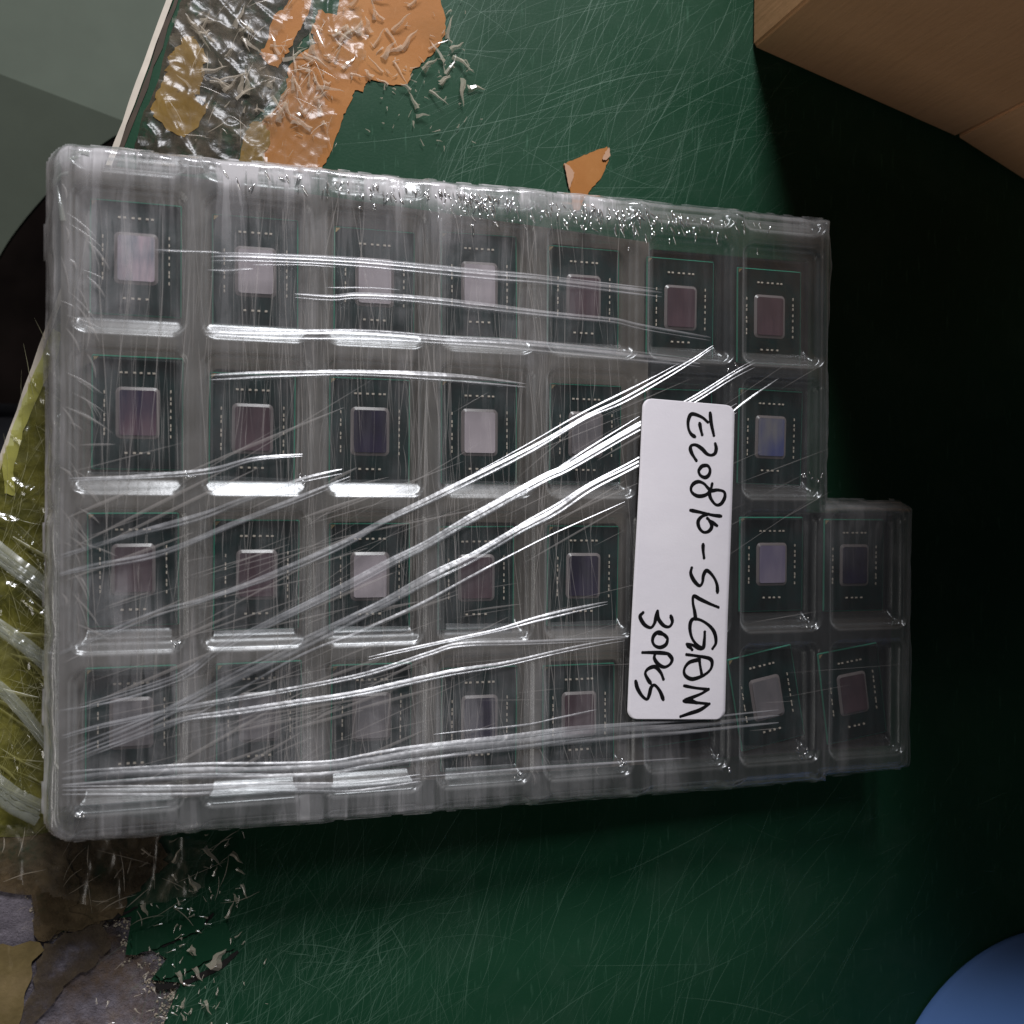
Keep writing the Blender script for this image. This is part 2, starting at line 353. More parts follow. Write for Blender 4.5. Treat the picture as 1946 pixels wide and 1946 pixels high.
patch('brown_tape', [(-40, 1800), (76, 1790), (60, 1860), (30, 1960), (-40, 1960)], tape_mat('dull_ochre', (0.10, 0.075, 0.035), (0.19, 0.145, 0.065), (0.28, 0.21, 0.11), (0.7, 1.0), 30), 0.0004, 'ochre tape strip in the bottom left corner of the worktop', jag=0.001)
patch('brown_tape', [(72, 1786), (100, 1700), (108, 1620), (130, 1600), (150, 1690), (132, 1732), (210, 1745), (140, 1765)], M_brown, 0.0007, 'torn ochre tape flap beside the bare grey board', jag=0.001)
patch('brown_tape', [(84, 1792), (150, 1764), (200, 1750), (212, 1790), (190, 1820), (120, 1880), (60, 1960), (30, 1960), (62, 1860)], tape_mat('dirty_brown_layer', (0.05, 0.04, 0.03), (0.11, 0.085, 0.06), (0.19, 0.15, 0.10), (0.0, 0.9), 30), 0.0002, 'dirty brown paper layer on the bare board at lower left', jag=0.001)
patch('yellow_tape', [(112, 610), (98, 640), (60, 730), (28, 815), (-2, 900), (-30, 985), (-60, 1100), (-60, 1590), (40, 1590), (140, 1575), (160, 1200), (150, 700)], M_yellow, 0.0006, 'yellow green tape sheet on the worktop under the left side of the pack', jag=0.0003)
patch('yellow_tape', [(104, 625), (94, 640), (52, 745), (24, 815), (6, 880), (10, 938), (30, 944), (26, 900), (44, 820), (78, 745), (106, 690), (118, 640)], simple('lemon_tape_fold', (0.42, 0.42, 0.17), 0.35, nz=120), 0.0010, 'folded lemon yellow tape hem along the table edge beside the pack', jag=0.0002)
# crumpled clear tape sheets lying over the residue
def crumple(name, L, label, zb=0.001, amp=0.0012, m=None, seed=1):
    pts = P(L); xs = [p[0] for p in pts]; ys = [p[1] for p in pts]; st = 0.0009
    X, Y = np.meshgrid(np.arange(min(xs), max(xs), st), np.arange(min(ys), max(ys), st))
    ins = np.zeros(X.shape, bool); n = len(pts); Xj = X+smooth_noise(X, Y, 0.006, seed+3)*0.0012
    for i in range(n):
        x1, y1 = pts[i]; x2, y2 = pts[(i+1) % n]
        c = ((y1 > Y) != (y2 > Y)) & (Xj < (x2-x1)*(Y-y1)/(y2-y1+1e-12)+x1); ins ^= c
    ca, sa = math.cos(0.9+seed), math.sin(0.9+seed); Xr, Yr = X*ca+Y*sa, (-X*sa+Y*ca)*0.35
    n1 = smooth_noise(Xr, Yr, 0.020, seed, 9); n2 = smooth_noise(Yr*2.2, Xr*0.7, 0.013, seed+1, 9)
    Z = zb+amp*np.clip(1-np.abs(n1)*1.6, 0, 1)**2+amp*0.6*np.clip(1-np.abs(n2)*2.0, 0, 1)**2+0.00012*smooth_noise(X, Y, 0.004, seed+2)
    V = np.stack([X, Y, Z], -1).reshape(-1, 3); ny, nx = X.shape; id_ = np.arange(nx*ny).reshape(ny, nx)
    ok = ins[:-1, :-1] & ins[1:, :-1] & ins[:-1, 1:] & ins[1:, 1:]
    F = np.stack([id_[:-1, :-1], id_[:-1, 1:], id_[1:, 1:], id_[1:, :-1]], -1)[ok]
    u = np.unique(F); mp = np.zeros(nx*ny, int); mp[u] = np.arange(len(u))
    return tag(obj(name, mesh(name, V[u], mp[F], m or M_rag, True)), label, 'tape')
crumple('clear_tape', [(335, 20), (400, -40), (560, -40), (560, 40), (500, 90), (540, 200), (500, 320), (300, 320), (262, 270), (290, 190), (322, 90)], 'crumpled clear tape sheet over the dark corner beside the table edge', seed=3)
crumple('clear_tape', [(480, 100), (560, 110), (620, 170), (640, 230), (600, 330), (470, 330), (440, 260), (500, 200)], 'crumpled clear tape sheet across the lower orange tape', 0.0012, seed=8)
crumple('clear_tape', [(560, -30), (660, -30), (700, 60), (690, 140), (640, 160), (590, 110)], 'thin clear tape rag across the middle of the orange tape', 0.0012, seed=12)
crumple('clear_tape', [(-40, 1560), (110, 1560), (330, 1580), (420, 1600), (380, 1700), (200, 1730), (100, 1700), (-40, 1640)], 'crumpled clear tape over the brown glue below the pack', 0.0012, 0.0016, seed=21)
M_yclear = thin_clear('yellow_clear_tape', 0.2, 0.15, 0.16, white=(0.55, 0.54, 0.26), tint=(0.93, 0.92, 0.70), build=rag_build, refl=1.6)
crumple('clear_yellow_tape', [(118, 612), (70, 705), (30, 810), (-5, 905), (-40, 1000), (-60, 1590), (60, 1585), (150, 1560), (160, 1000), (150, 700)], 'shiny crumpled yellowish clear tape over the yellow patch left of the pack', 0.0012, 0.0016, M_yclear, 31)
# folded white film bands at the left edge
def band(L, w, label, z=0.003):
    pts = [at(x, y, z) for i, (x, y) in enumerate(L)]; pts = crom([tuple(p) for p in pts], 6)
    root = empty('film_band', tuple(at(L[0][0], L[0][1], z))); tag(root, label, 'film strip')
    for k in range(3):
        off = (k-1)*w*0.33; q = [p+Vector((off*0.3, off, random.uniform(0, 0.0006)))-root.location for p in pts]
        ribbons('pleat', [(q, (lambda t, w=w*random.uniform(0.3, 0.55): w), 0.3)], M_whitefilm, root, prof=7, tent=True)
band([(-30, 1030), (30, 1078), (60, 1100), (105, 1140), (150, 1165)], 0.0065, 'folded clear film band crossing the yellow tape, upper of the three at the left')
band([(-30, 1172), (20, 1205), (60, 1235), (110, 1278), (150, 1300)], 0.005, 'folded clear film band crossing the yellow tape, middle of the three at the left')
band([(-40, 1290), (0, 1310), (40, 1350), (100, 1425), (140, 1450)], 0.0045, 'folded clear film band crossing the yellow tape, lower of the three at the left')
band([(-40, 1478), (0, 1502), (30, 1524), (76, 1546)], 0.008, 'short stiff white film end poking out below the yellow tape')

# curled scraps: the larger ones single, the small ones joined
def scrap_mesh(L, w, curl, bend):
    V, F = [], []; n = 6
    for i in range(n+1):
        t = i/n; ww = w*(1-t)**0.8+0.00008; z = curl*0.45*math.sin(t*2.2); x = L*t; y = bend*0.5*t*t*L+w*0.12*math.sin(t*9+L*4000)
        V += [(x, y-ww/2, z), (x, y, z+ww*0.35), (x, y+ww/2, z)]
    for i in range(n):
        a = i*3; F += [(a, a+3, a+4, a+1), (a+1, a+4, a+5, a+2)]
    return V, F
spots = []
for cx, cy, sx, sy, n in ((700, 90, 120, 90, 34), (560, 170, 90, 90, 26), (820, 150, 60, 70, 16), (470, 150, 90, 90, 16), (420, 60, 80, 50, 10)):
    spots += [(random.gauss(cx, sx*0.5), random.gauss(cy, sy*0.5)) for _ in range(n)]
k = 0
for (px, py) in spots:
    if py > 285 or px < 330: continue
    p = at(px, py, 0.001); V, F = scrap_mesh(random.uniform(0.003, 0.011), random.uniform(0.0010, 0.0030), random.uniform(0.0008, 0.003), random.uniform(-0.5, 0.5))
    o = obj('tape_scrap', mesh('tape_scrap', V, F, M_scrap)); o.location = p; o.rotation_euler = (random.gauss(0, 0.4), random.gauss(-0.1, 0.2), random.choice((0.9, -0.7, 2.2, 1.2))+random.gauss(0, 0.5))
    wh = 'right of the big orange tape patch, on the green' if px > 845 else 'on the right lobe of the orange tape' if px > 740 else 'on the middle of the orange tape' if px > 620 and py < 170 else 'on the lower arm of the orange tape' if px > 560 and py >= 170 else 'on the narrow orange strip' if px > 500 else 'on the smoky glue left of the orange tape'
    tag(o, 'pale curled splinter of clear tape '+wh, 'tape scrap', 'tape splinters '+wh); k += 1
big = [(404, 1840, 0.0085, 0.0055), (360, 1800, 0.004, 0.0026), (338, 1846, 0.006, 0.002), (370, 1838, 0.006, 0.002), (376, 1690, 0.007, 0.003), (330, 1640, 0.007, 0.002), (390, 1900, 0.006, 0.002), (452, 1715, 0.004, 0.002), (430, 1745, 0.007, 0.0014), (270, 1718, 0.005, 0.002), (440, 1620, 0.006, 0.002), (388, 1610, 0.010, 0.0026), (270, 1612, 0.006, 0.001), (330, 1660, 0.004, 0.0015), (450, 1650, 0.004, 0.0012), (460, 1680, 0.006, 0.0012), (405, 1665, 0.004, 0.0012), (345, 1915, 0.004, 0.0016)]
for px, py, L, w in big:
    V, F = scrap_mesh(L, w, 0.0015, random.uniform(-0.3, 0.3)); o = obj('tape_scrap', mesh('tape_scrap', V, F, M_scrap)); o.location = at(px, py, 0.0018)
    o.rotation_euler = (random.gauss(0, 0.3), 0, random.choice((-1.2, 1.1, -0.8, 2.1))); tag(o, 'pale curled splinter of clear tape on the worktop below the pack', 'tape scrap', 'tape splinters below the pack')
V, F = [], []
for i in range(260):
    px, py = random.choice([(random.gauss(560, 130), random.gauss(150, 90)), (random.gauss(820, 50), random.gauss(150, 80)), (random.gauss(380, 70), random.gauss(1680, 90)), (random.gauss(340, 60), random.gauss(1890, 50))])
    if px < 330 and py < 400 or 290 < py < 1560: continue
    v, f = scrap_mesh(random.uniform(0.001, 0.0035), random.uniform(0.0002, 0.0009), 0.0006, random.uniform(-.5, .5)); R = Matrix.Rotation(random.uniform(0, 6.28), 3, 'Z'); p = at(px, py, 0.0012); b = len(V)
    V += [tuple(R @ Vector(q)+p) for q in v]; F += [tuple(j+b for j in q) for q in f]
tag(obj('tape_crumbs', mesh('tape_crumbs', V, F, M_scrap)), 'scattered fine crumbs of clear tape over the worktop', 'crumbs', kind='stuff')
V, F = [], []
M_plaster = simple('plaster_crumb', (0.30, 0.26, 0.21), 0.9, 0.1, nz=300, var=0.5)
rim = [(60, 1695), (84, 1782), (140, 1764), (196, 1748), (250, 1742), (244, 1812), (318, 1822), (288, 1864), (340, 1872), (330, 1900), (308, 1950)]
for i in range(420):
    j = random.randrange(len(rim)-1); t = random.random(); px = rim[j][0]*(1-t)+rim[j+1][0]*t+random.gauss(-6, 10); py = rim[j][1]*(1-t)+rim[j+1][1]*t+random.gauss(5, 9)
    p = at(px, py, -0.0012); r = random.uniform(0.00015, 0.0009); b = len(V)
    V += [(p.x+r*math.cos(q)*random.uniform(.5, 1), p.y+r*math.sin(q)*random.uniform(.5, 1), -0.0013) for q in (0, 1.3, 2.6, 3.9, 5.1)]+[(p.x, p.y, -0.0013+r*0.9)]
    F += [(b+k, b+(k+1) % 5, b+5) for k in range(5)]
tag(obj('board_crumbs', mesh('board_crumbs', V, F, M_plaster)), 'crumbly plaster like bits along the broken laminate rim', 'crumbs', kind='stuff')
# fibres and scratches in the yellow tape and the clear rags
def hair(n, reg, z, l0, l1, w0, w1, ang=None, spread=40):
    out = []
    for _ in range(n):
        qx, qy = random.uniform(reg[0], reg[2]), random.uniform(reg[1], reg[3])
        if qx < 352-(qy+60)*0.3664+26: continue
        p = at(qx, qy, z); a = math.radians(random.gauss(ang if ang is not None else random.uniform(0, 180), spread)); L = random.uniform(l0, l1); c = random.gauss(0, 0.18)
        w = random.uniform(w0, w1); out.append(([Vector((p.x+math.cos(a+c*s)*L*s, p.y+math.sin(a+c*s)*L*s, z+random.uniform(0, 0.0006))) for s in (0, .25, .5, .75, 1)], (lambda t, w=w: w*(0.3+math.sin(math.pi*t))), 0.3))
    return out
o = ribbons('yellow_fibres', hair(240, (-20, 640, 130, 1560), 0.0012, 0.008, 0.032, 0.00008, 0.0002, 62, 22)+hair(110, (-20, 640, 130, 1560), 0.0012, 0.008, 0.03, 0.00008, 0.0002, -28, 15)+hair(40, (-20, 640, 130, 1560), 0.0014, 0.01, 0.03, 0.0004, 0.001, -25, 20), M_fiber, prof=3); tag(o, 'tangle of pale yellow scratches and fibres in the yellow tape', 'fibres', kind='stuff')
o = ribbons('clear_fibres', hair(60, (340, -10, 640, 300), 0.0022, 0.002, 0.012, 0.0001, 0.0003, 50, 35)+hair(35, (0, 1590, 420, 1760), 0.0025, 0.003, 0.02, 0.00012, 0.0004, 45, 35), M_scrap, prof=3); tag(o, 'fine pale wrinkles in the old clear tape on the worktop', 'fibres', kind='stuff')

# ------------------------------------------------------------------ cardboard box at upper right
def card_mat():
    t = NT('kraft_cardboard'); v = t.coords(); n = t.noise(v, 14, 3); c = t.ramp(n, [(0.3, (0.54, 0.30, 0.155)), (0.7, (0.60, 0.345, 0.185))])
    f = t.noise(t.coords((1, 1, 0.1)), 500, 3); c = t.mixc(t.ramp(f, [(0.4, 0.0), (0.8, 0.12)]), c, (0.25, 0.15, 0.09))
    return t.bsdf(c, 0.75, 0.25, t.bump(t.math('ADD', f, t.math('MULTIPLY', t.noise(v, 30, 5, 0.6), 4.0)), 0.25, 0.0006))
M_card = card_mat()
a = at(1430, 90); b = at(1816, 261); c = at(1990, 372); 
d1 = (b-a); dl = (at(1431, -10)-a).normalized()
bh = 0.345; bx = empty('cardboard_box', tuple(a)); tag(bx, 'plain brown cardboard box standing on the worktop at upper right', 'box')
def wall(name, p, q, h=bh, th=0.004):
    d = (q-p).normalized(); n = Vector((d.y, -d.x, 0)); V = []
    for o_ in (Vector((0,0,0)), -n*th):
        for e in (p, q): V += [tuple(e+o_-a), tuple(e+o_+Vector((0,0,h))-a)]
    F = [(0,2,3,1), (4,5,7,6), (0,1,5,4), (2,6,7,3), (1,3,7,5), (0,4,6,2)]
    bm = bmesh.new(); vs = [bm.verts.new(x) for x in V]; [bm.faces.new([vs[i] for i in f]) for f in F]; bmesh.ops.recalc_face_normals(bm, faces=bm.faces)
    bmesh.ops.bevel(bm, geom=bm.edges[:], offset=0.0012, segments=2, affect='EDGES'); me = bpy.data.meshes.new(name); bm.to_mesh(me); bm.free(); me.materials.append(M_card); return obj(name, me, bx)
c2 = b+(c-b).normalized()*0.16; bk = a+dl*0.30; bk2 = c2+dl*0.22
wall('front_panel', a, b); wall('front_flap', b+Vector((0,0,0.0002)), c2); wall('left_panel', bk, a+Vector((0,0,0.0001))); wall('back_panel', bk2, bk); wall('right_panel', c2, bk2)
V = [tuple(p-a+Vector((0,0,z))) for z in (bh-0.001, bh+0.003) for p in (a, b, c2, bk2, bk)]
obj('top_panel', mesh('top_panel', V, [(4,3,2,1,0), (5,6,7,8,9)]+[(i, (i+1) % 5, (i+1) % 5+5, i+5) for i in range(5)], M_card), bx)

# blue plastic basin, bottom right, standing upside down on the worktop
M_blue = simple('blue_plastic', (0.13, 0.27, 0.66), 0.42, 0.5, nz=8, var=0.06)
bc = at(2150, 2240, 0.05); R0 = 0.087
prof = [(1.0, -0.05), (1.0, -0.047), (0.985, -0.046), (0.99, 0.0), (0.975, 0.012), (0.95, 0.022), (0.90, 0.032), (0.80, 0.042), (0.62, 0.050), (0.3, 0.054), (0.0, 0.055)]
V, F = [], []; N = 96
for r, z in prof:
    for i in range(N): q = 2*math.pi*i/N; V.append((r*R0*math.cos(q), r*R0*math.sin(q), z+0.001))
for j in range(len(prof)-1):
    for i in range(N): F.append((j*N+i, j*N+(i+1) % N, (j+1)*N+(i+1) % N, (j+1)*N+i))
bb = obj('blue_basin', mesh('blue_basin', V, F, M_blue, True)); bb.location = (bc.x, bc.y, 0.05); tag(bb, 'upturned blue plastic basin at the bottom right corner', 'basin')

# ------------------------------------------------------------------ the tray pack
Y = lambda v: -v*PY
U0, U7, U8, V0, V4, VC = -0.115, 7.04, 8.03, -0.20, 4.13, 1.985    # outline of the tray in pitches
def sd_rect(X, Yv, x0, x1, y0, y1, r):
    cx, cy = (x0+x1)/2, (y0+y1)/2; qx = np.abs(X-cx)-(x1-x0)/2+r; qy = np.abs(Yv-cy)-(y1-y0)/2+r
    return np.hypot(np.maximum(qx, 0), np.maximum(qy, 0))+np.minimum(np.maximum(qx, qy), 0)-r
def outline(X, Yv, grow=0.0, wob=0.0):
    g = grow
    a_ = sd_rect(X, Yv, U0*PX-g, U7*PX+g, -V4*PY-g, -V0*PY+g, np.where(X < 3*PX, 0.0095, 0.0025))
    b_ = sd_rect(X, Yv, 5*PX, U8*PX+g, -V4*PY-g+0.002, -VC*PY+g, 0.004)
    d = np.minimum(a_, b_)
    if wob: d = d+smooth_noise(X, Yv, 0.03, 5)*wob+smooth_noise(X, Yv, 0.008, 6)*wob*0.4
    return d
def ss(x, a_, b_): t = np.clip((x-a_)/(b_-a_), 0, 1); return t*t*(3-2*t)
def pockets(X, Yv):
    u = X/PX; v = -Yv/PY; lx = (u-np.floor(u)-0.5)*PX; ly = (v-np.floor(v)-0.5)*PY
    return sd_rect(lx, ly, -PX*0.425, PX*0.425, -PY*0.447, PY*0.447, 0.0042)
st = 0.0007
gx = np.arange(-0.009, 8.1*PX+0.004, st); gy = np.arange(-4.2*PY-0.004, 0.015, st); X, Yg = np.meshgrid(gx, gy); ny, nx = X.shape; ID = np.arange(nx*ny).reshape(ny, nx)
def sheet(name, Z, inside, m, root=None, zoff=0):
    V = np.stack([X, Yg, Z], -1).reshape(-1, 3)
    ok = inside[:-1, :-1] & inside[1:, :-1] & inside[:-1, 1:] & inside[1:, 1:]
    F = np.stack([ID[:-1, :-1], ID[:-1, 1:], ID[1:, 1:], ID[1:, :-1]], -1)[ok]
    u = np.unique(F); mp = np.zeros(nx*ny, int); mp[u] = np.arange(len(u)); me = mesh(name, V[u], mp[F], m, True)
    return obj(name, me, root, M), u
def tray_build(t):
    v = t.coords(); n = t.noise(v, 60, 5); a0 = t.n('ShaderNodeAttribute', _attribute_name='frost'); return t.math('MULTIPLY', a0.outputs['Fac'], t.ramp(n, [(0.35, 0.75), (0.65, 1.25)]), True), t.bump(t.noise(v, 220, 4), 0.12, 0.0004)
M_tray = thin_clear('clear_tray_plastic', 0.05, 0.50, 0.24, build=tray_build, white=(0.72, 0.72, 0.72), refl=1.15)
Vv_ = -Yg/PY
pd = pockets(X, Yg); od = outline(X, Yg)
def lim(mask_u8=True):
    return od < 0
LY = (np.floor(Vv_)+0.5-Vv_)*PY   # height inside the cell, 0 at its middle
ramp1 = np.clip((LY+PY*0.447-0.0002)/0.0064, 0, 1); ramp1 = np.clip(ramp1+0.07*np.sin(LY*2*math.pi/0.0013)*np.sin(math.pi*ramp1), 0, 1)
Z = -0.0058*np.minimum(0.48*ss(-pd, 0.0, 0.0014)+0.52*ss(-pd, 0.0022, 0.0036), 0.15+0.85*ramp1)          # pocket: lip, ledge, floor
Z = np.where(pd < 0, Z, 0)
beyond = (X > U7*PX-0.002) & (Yg > -VC*PY)
Z = Z-0.0045*ss(od, -0.0040, 0.0)+smooth_noise(X, Yg, 0.05, 2)*0.00015
def frost(o, used, d):
    left = ss(-U_, -5.6, -3.0)
    f = 0.005+0.008*left+(0.014+0.060*left)*ss(d, -0.0012, 0.0008)+(0.14+0.18*left)*np.exp(-((d+0.0006)/0.00033)**2)+(0.06+0.08*left)*np.exp(-((d+0.0026)/0.00035)**2)
    at_ = o.data.attributes.new('frost', 'FLOAT', 'POINT'); at_.data.foreach_set('value', f.reshape(-1)[used].astype(np.float32))
U_ = X/PX
tray, us = sheet('chip_tray', Z, od < 0, M_tray); frost(tray, us, pd); tag(tray, 'clear plastic tray with four rows of chip pockets, its upper right end cut away', 'tray')
# lid: nested sheet above with shallow wells
pdl = sd_rect((X/PX-np.floor(X/PX)-0.5)*PX, (-Yg/PY-np.floor(-Yg/PY)-0.5)*PY, -PX*0.455, PX*0.455, -PY*0.468, PY*0.468, 0.0055)
ramp2 = np.clip((LY+PY*0.468)/0.0050, 0, 1); ramp2 = np.clip(ramp2+0.11*np.sin(LY*2*math.pi/0.0014)*np.sin(math.pi*ramp2), 0, 1)
lx_ = (X/PX-np.floor(X/PX)-0.5)*PX
Zl = 0.0022-np.where(pdl < 0, 0.0026*np.minimum(0.75*ss(-pdl, 0.0, 0.0012)+0.25*ss(-pdl, 0.0018, 0.0026), 0.1+0.9*ramp2), 0)+0.0005*np.exp(-((np.abs(lx_)-PX*0.480)/0.00045)**2)-0.0055*ss(od, -0.0030, 0.001)+smooth_noise(X, Yg, 0.06, 9)*0.00015
lid, us = sheet('tray_lid', Zl, outline(X, Yg, 0.0008) < 0, M_tray); frost(lid, us, pdl); tag(lid, 'clear plastic lid pressed over the pockets of the chip tray', 'lid')

# chips
def pcb():
    t = NT('chip_board'); v = t.coords(); n = t.noise(v, 90, 3); return t.bsdf(t.ramp(n, [(0.3, (0.003, 0.005, 0.005)), (0.7, (0.004, 0.026, 0.025))]), 0.35, 0.5)
M_pcb = pcb(); M_edge = simple('board_edge', (0.03, 0.30, 0.19), 0.5); M_fill = simple('underfill', (0.20, 0.17, 0.17), 0.3, 0.6); M_gold = simple('gold_pad', (0.75, 0.55, 0.28), 0.35, 0.5, metal=0.6); M_cap = simple('capacitor', (0.62, 0.54, 0.45), 0.35, 0.7)
CW, CH = 0.0285, 0.0375; DW, DH = 0.0115, 0.0148
bm = bmesh.new(); box_bm(bm, -CW/2, CW/2, -CH/2, CH/2, -0.0011, 0); bmesh.ops.bevel(bm, geom=bm.edges[:], offset=0.0004, segments=1, affect='EDGES')
for f in bm.faces: f.material_index = 0 if f.normal.z > 0.9 else 1
me_sub = bpy.data.meshes.new('substrate'); bm.to_mesh(me_sub); bm.free(); me_sub.materials.append(M_pcb); me_sub.materials.append(M_edge)
def rrect(w, h, r, n=5):
    out = []
    for cx, cy, a0 in ((w/2-r, h/2-r, 0), (-w/2+r, h/2-r, 90), (-w/2+r, -h/2+r, 180), (w/2-r, -h/2+r, 270)):
        for i in range(n+1): q = math.radians(a0+90*i/n); out.append((cx+r*math.cos(q), cy+r*math.sin(q)))
    return out
ra, rb = rrect(DW+0.0022, DH+0.0022, 0.0018), rrect(DW+0.0001, DH+0.0001, 0.0010); n = len(ra)
me_fill = mesh('underfill', [(x, y, 0.0001) for x, y in ra]+[(x, y, 0.00065) for x, y in rb], [(i, (i+1) % n, (i+1) % n+n, i+n) for i in range(n)], M_fill, True)
rd = rrect(DW, DH, 0.0009); n = len(rd); me_die = mesh('die', [(x, y, 0.0) for x, y in rd]+[(x, y, 0.0008) for x, y in rd], [tuple(range(n, 2*n))]+[(i, (i+1) % n, (i+1) % n+n, i+n) for i in range(n)], None)
me_die.materials.append(M_fill)
bm = bmesh.new()
for sgn in (1, -1):
    for i, x in enumerate((-5.2, -3.6, -1.0, 1.0, 3.4, 5.0)):
        if sgn < 0 and i in (0, 5): continue
        box_bm(bm, x*0.001-0.00045, x*0.001+0.00045, sgn*0.0132-0.0003, sgn*0.0132+0.0003, 0, 0.0005)
    for y in ((-7.6, -5.2, -3.9, -1.2, 0.9, 3.4, 5.0, 7.4) if sgn > 0 else (-7.0, -5.6, -2.4, -0.9, 2.2, 3.7, 6.6)):
        y *= 0.001; box_bm(bm, sgn*0.0103-0.0002, sgn*0.0103+0.0002, y-0.0005, y+0.0005, 0, 0.0005)
me_cap = bpy.data.meshes.new('capacitors'); bm.to_mesh(me_cap); bm.free(); me_cap.materials.append(M_cap)
me_gold = mesh('corner_mark', [(-CW/2+0.0006, CH/2-0.0006, 0.0001), (-CW/2+0.0006, CH/2-0.0022, 0.0001), (-CW/2+0.0022, CH/2-0.0006, 0.0001)], [(0, 1, 2)], M_gold)
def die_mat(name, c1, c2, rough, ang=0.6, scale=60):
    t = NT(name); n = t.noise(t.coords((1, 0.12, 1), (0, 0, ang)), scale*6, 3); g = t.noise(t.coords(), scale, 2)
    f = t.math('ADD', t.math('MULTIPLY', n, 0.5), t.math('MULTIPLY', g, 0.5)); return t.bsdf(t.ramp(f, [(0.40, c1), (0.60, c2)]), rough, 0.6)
DM = {'pale': die_mat('pale_die', (0.42, 0.36, 0.39), (0.52, 0.45, 0.48), 0.35), 'grey': die_mat('grey_die', (0.17, 0.155, 0.165), (0.24, 0.21, 0.22), 0.35),  # how strongly each die mirrors the lamp is put into its colour
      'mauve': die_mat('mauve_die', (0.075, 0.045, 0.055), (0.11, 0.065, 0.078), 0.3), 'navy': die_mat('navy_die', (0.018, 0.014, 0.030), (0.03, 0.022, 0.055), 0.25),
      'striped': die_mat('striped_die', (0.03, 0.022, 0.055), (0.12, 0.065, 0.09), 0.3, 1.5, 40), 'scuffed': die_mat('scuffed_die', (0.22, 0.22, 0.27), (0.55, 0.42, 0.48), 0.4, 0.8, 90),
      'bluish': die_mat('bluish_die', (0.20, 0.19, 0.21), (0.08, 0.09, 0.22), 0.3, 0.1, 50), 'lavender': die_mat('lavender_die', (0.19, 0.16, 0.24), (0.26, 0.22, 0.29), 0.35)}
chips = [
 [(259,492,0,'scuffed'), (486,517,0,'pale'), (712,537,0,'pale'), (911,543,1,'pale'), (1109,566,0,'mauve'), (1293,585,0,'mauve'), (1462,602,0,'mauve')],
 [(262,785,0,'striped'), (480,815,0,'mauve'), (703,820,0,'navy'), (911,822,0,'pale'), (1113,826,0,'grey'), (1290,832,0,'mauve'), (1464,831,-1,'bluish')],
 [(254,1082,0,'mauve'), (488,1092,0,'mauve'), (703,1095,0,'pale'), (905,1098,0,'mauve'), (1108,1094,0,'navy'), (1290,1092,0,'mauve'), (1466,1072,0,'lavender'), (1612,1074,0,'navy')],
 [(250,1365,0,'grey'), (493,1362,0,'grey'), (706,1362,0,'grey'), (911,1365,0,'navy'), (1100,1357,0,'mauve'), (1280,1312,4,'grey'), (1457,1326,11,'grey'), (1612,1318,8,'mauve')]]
rown = ['top', 'second', 'third', 'bottom']; coln = ['first', 'second', 'third', 'fourth', 'fifth', 'sixth', 'seventh', 'eighth']
looks = {'pale': 'pale pinkish grey', 'grey': 'mid grey', 'mauve': 'dark mauve', 'navy': 'near black navy', 'striped': 'purple and pink striped', 'scuffed': 'scuffed pink and grey', 'bluish': 'grey and blue', 'lavender': 'lavender grey'}
ZC = -0.0047; proto = None
for r, row in enumerate(chips):
    for c_, (px, py, rot, kind) in enumerate(row):
        p = att(px, py, ZC); cell = Vector(((c_+0.5)*PX, Y(r+0.5)))
        p.x = min(max(p.x, cell.x-0.0028), cell.x+0.0028); p.y = min(max(p.y, cell.y-0.0042), cell.y+0.0042)
        mw = M @ Matrix.Translation(p) @ Matrix.Rotation(math.radians(rot+random.gauss(0, 0.35)), 4, 'Z') @ Matrix.Rotation(random.gauss(0, 0.006), 4, 'X') @ Matrix.Rotation(random.gauss(0, 0.008), 4, 'Y')
        if proto is None:
            proto = empty('processor_chip'); kids = [obj('substrate', me_sub, proto), obj('underfill', me_fill, proto), obj('die', me_die, proto), tag(obj('capacitors', me_cap, proto), kind='stuff'), obj('corner_mark', me_gold, proto)]
            root, ks = proto, kids
        else:
            root = proto.copy(); C.objects.link(root); ks = []
            for k_ in kids: q = k_.copy(); C.objects.link(q); q.parent = root; ks.append(q)
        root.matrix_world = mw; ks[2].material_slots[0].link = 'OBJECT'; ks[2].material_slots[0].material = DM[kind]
        if r == 1 and c_ in (5,) or r == 2 and c_ == 5: lab = 'green chip hidden under the white label, in the %s pocket of the %s tray row' % (coln[c_], rown[r])
        else: lab = 'chip with %s die, %s from left, %s tray row' % (looks[kind], coln[c_], rown[r])
        if rot > 3: lab = 'slightly turned '+lab
        tag(root, lab, 'chip', 'chips in the tray pockets')
# pad the tray rests on
M_pad = simple('pad_cardboard', (0.15, 0.125, 0.105), 0.8, 0.2, nz=40)
bm = bmesh.new(); zb = 0.0
for v_ in box_bm(bm, 0.12*PX, 5.15*PX, Y(3.93), Y(0.10), -1, -0.0066): pass
for v_ in bm.verts:
    if v_.co.x < PX: v_.co.x = -0.04*PX
    if v_.co.y > -PY: v_.co.y = Y(-0.13) if v_.co.x < PX else Y(0.07)
    if v_.co.z < -0.5:
        w = M @ Vector((v_.co.x, v_.co.y, -0.0066)); w.z = 0.0011; v_.co = Mi @ w
me = bpy.data.meshes.new('pad'); bm.to_mesh(me); bm.free(); me.materials.append(M_pad); o = obj('cardboard_pad', me, None, M); tag(o, 'brown cardboard pad under the chip tray, seen dimly between the chips', 'cardboard pad')

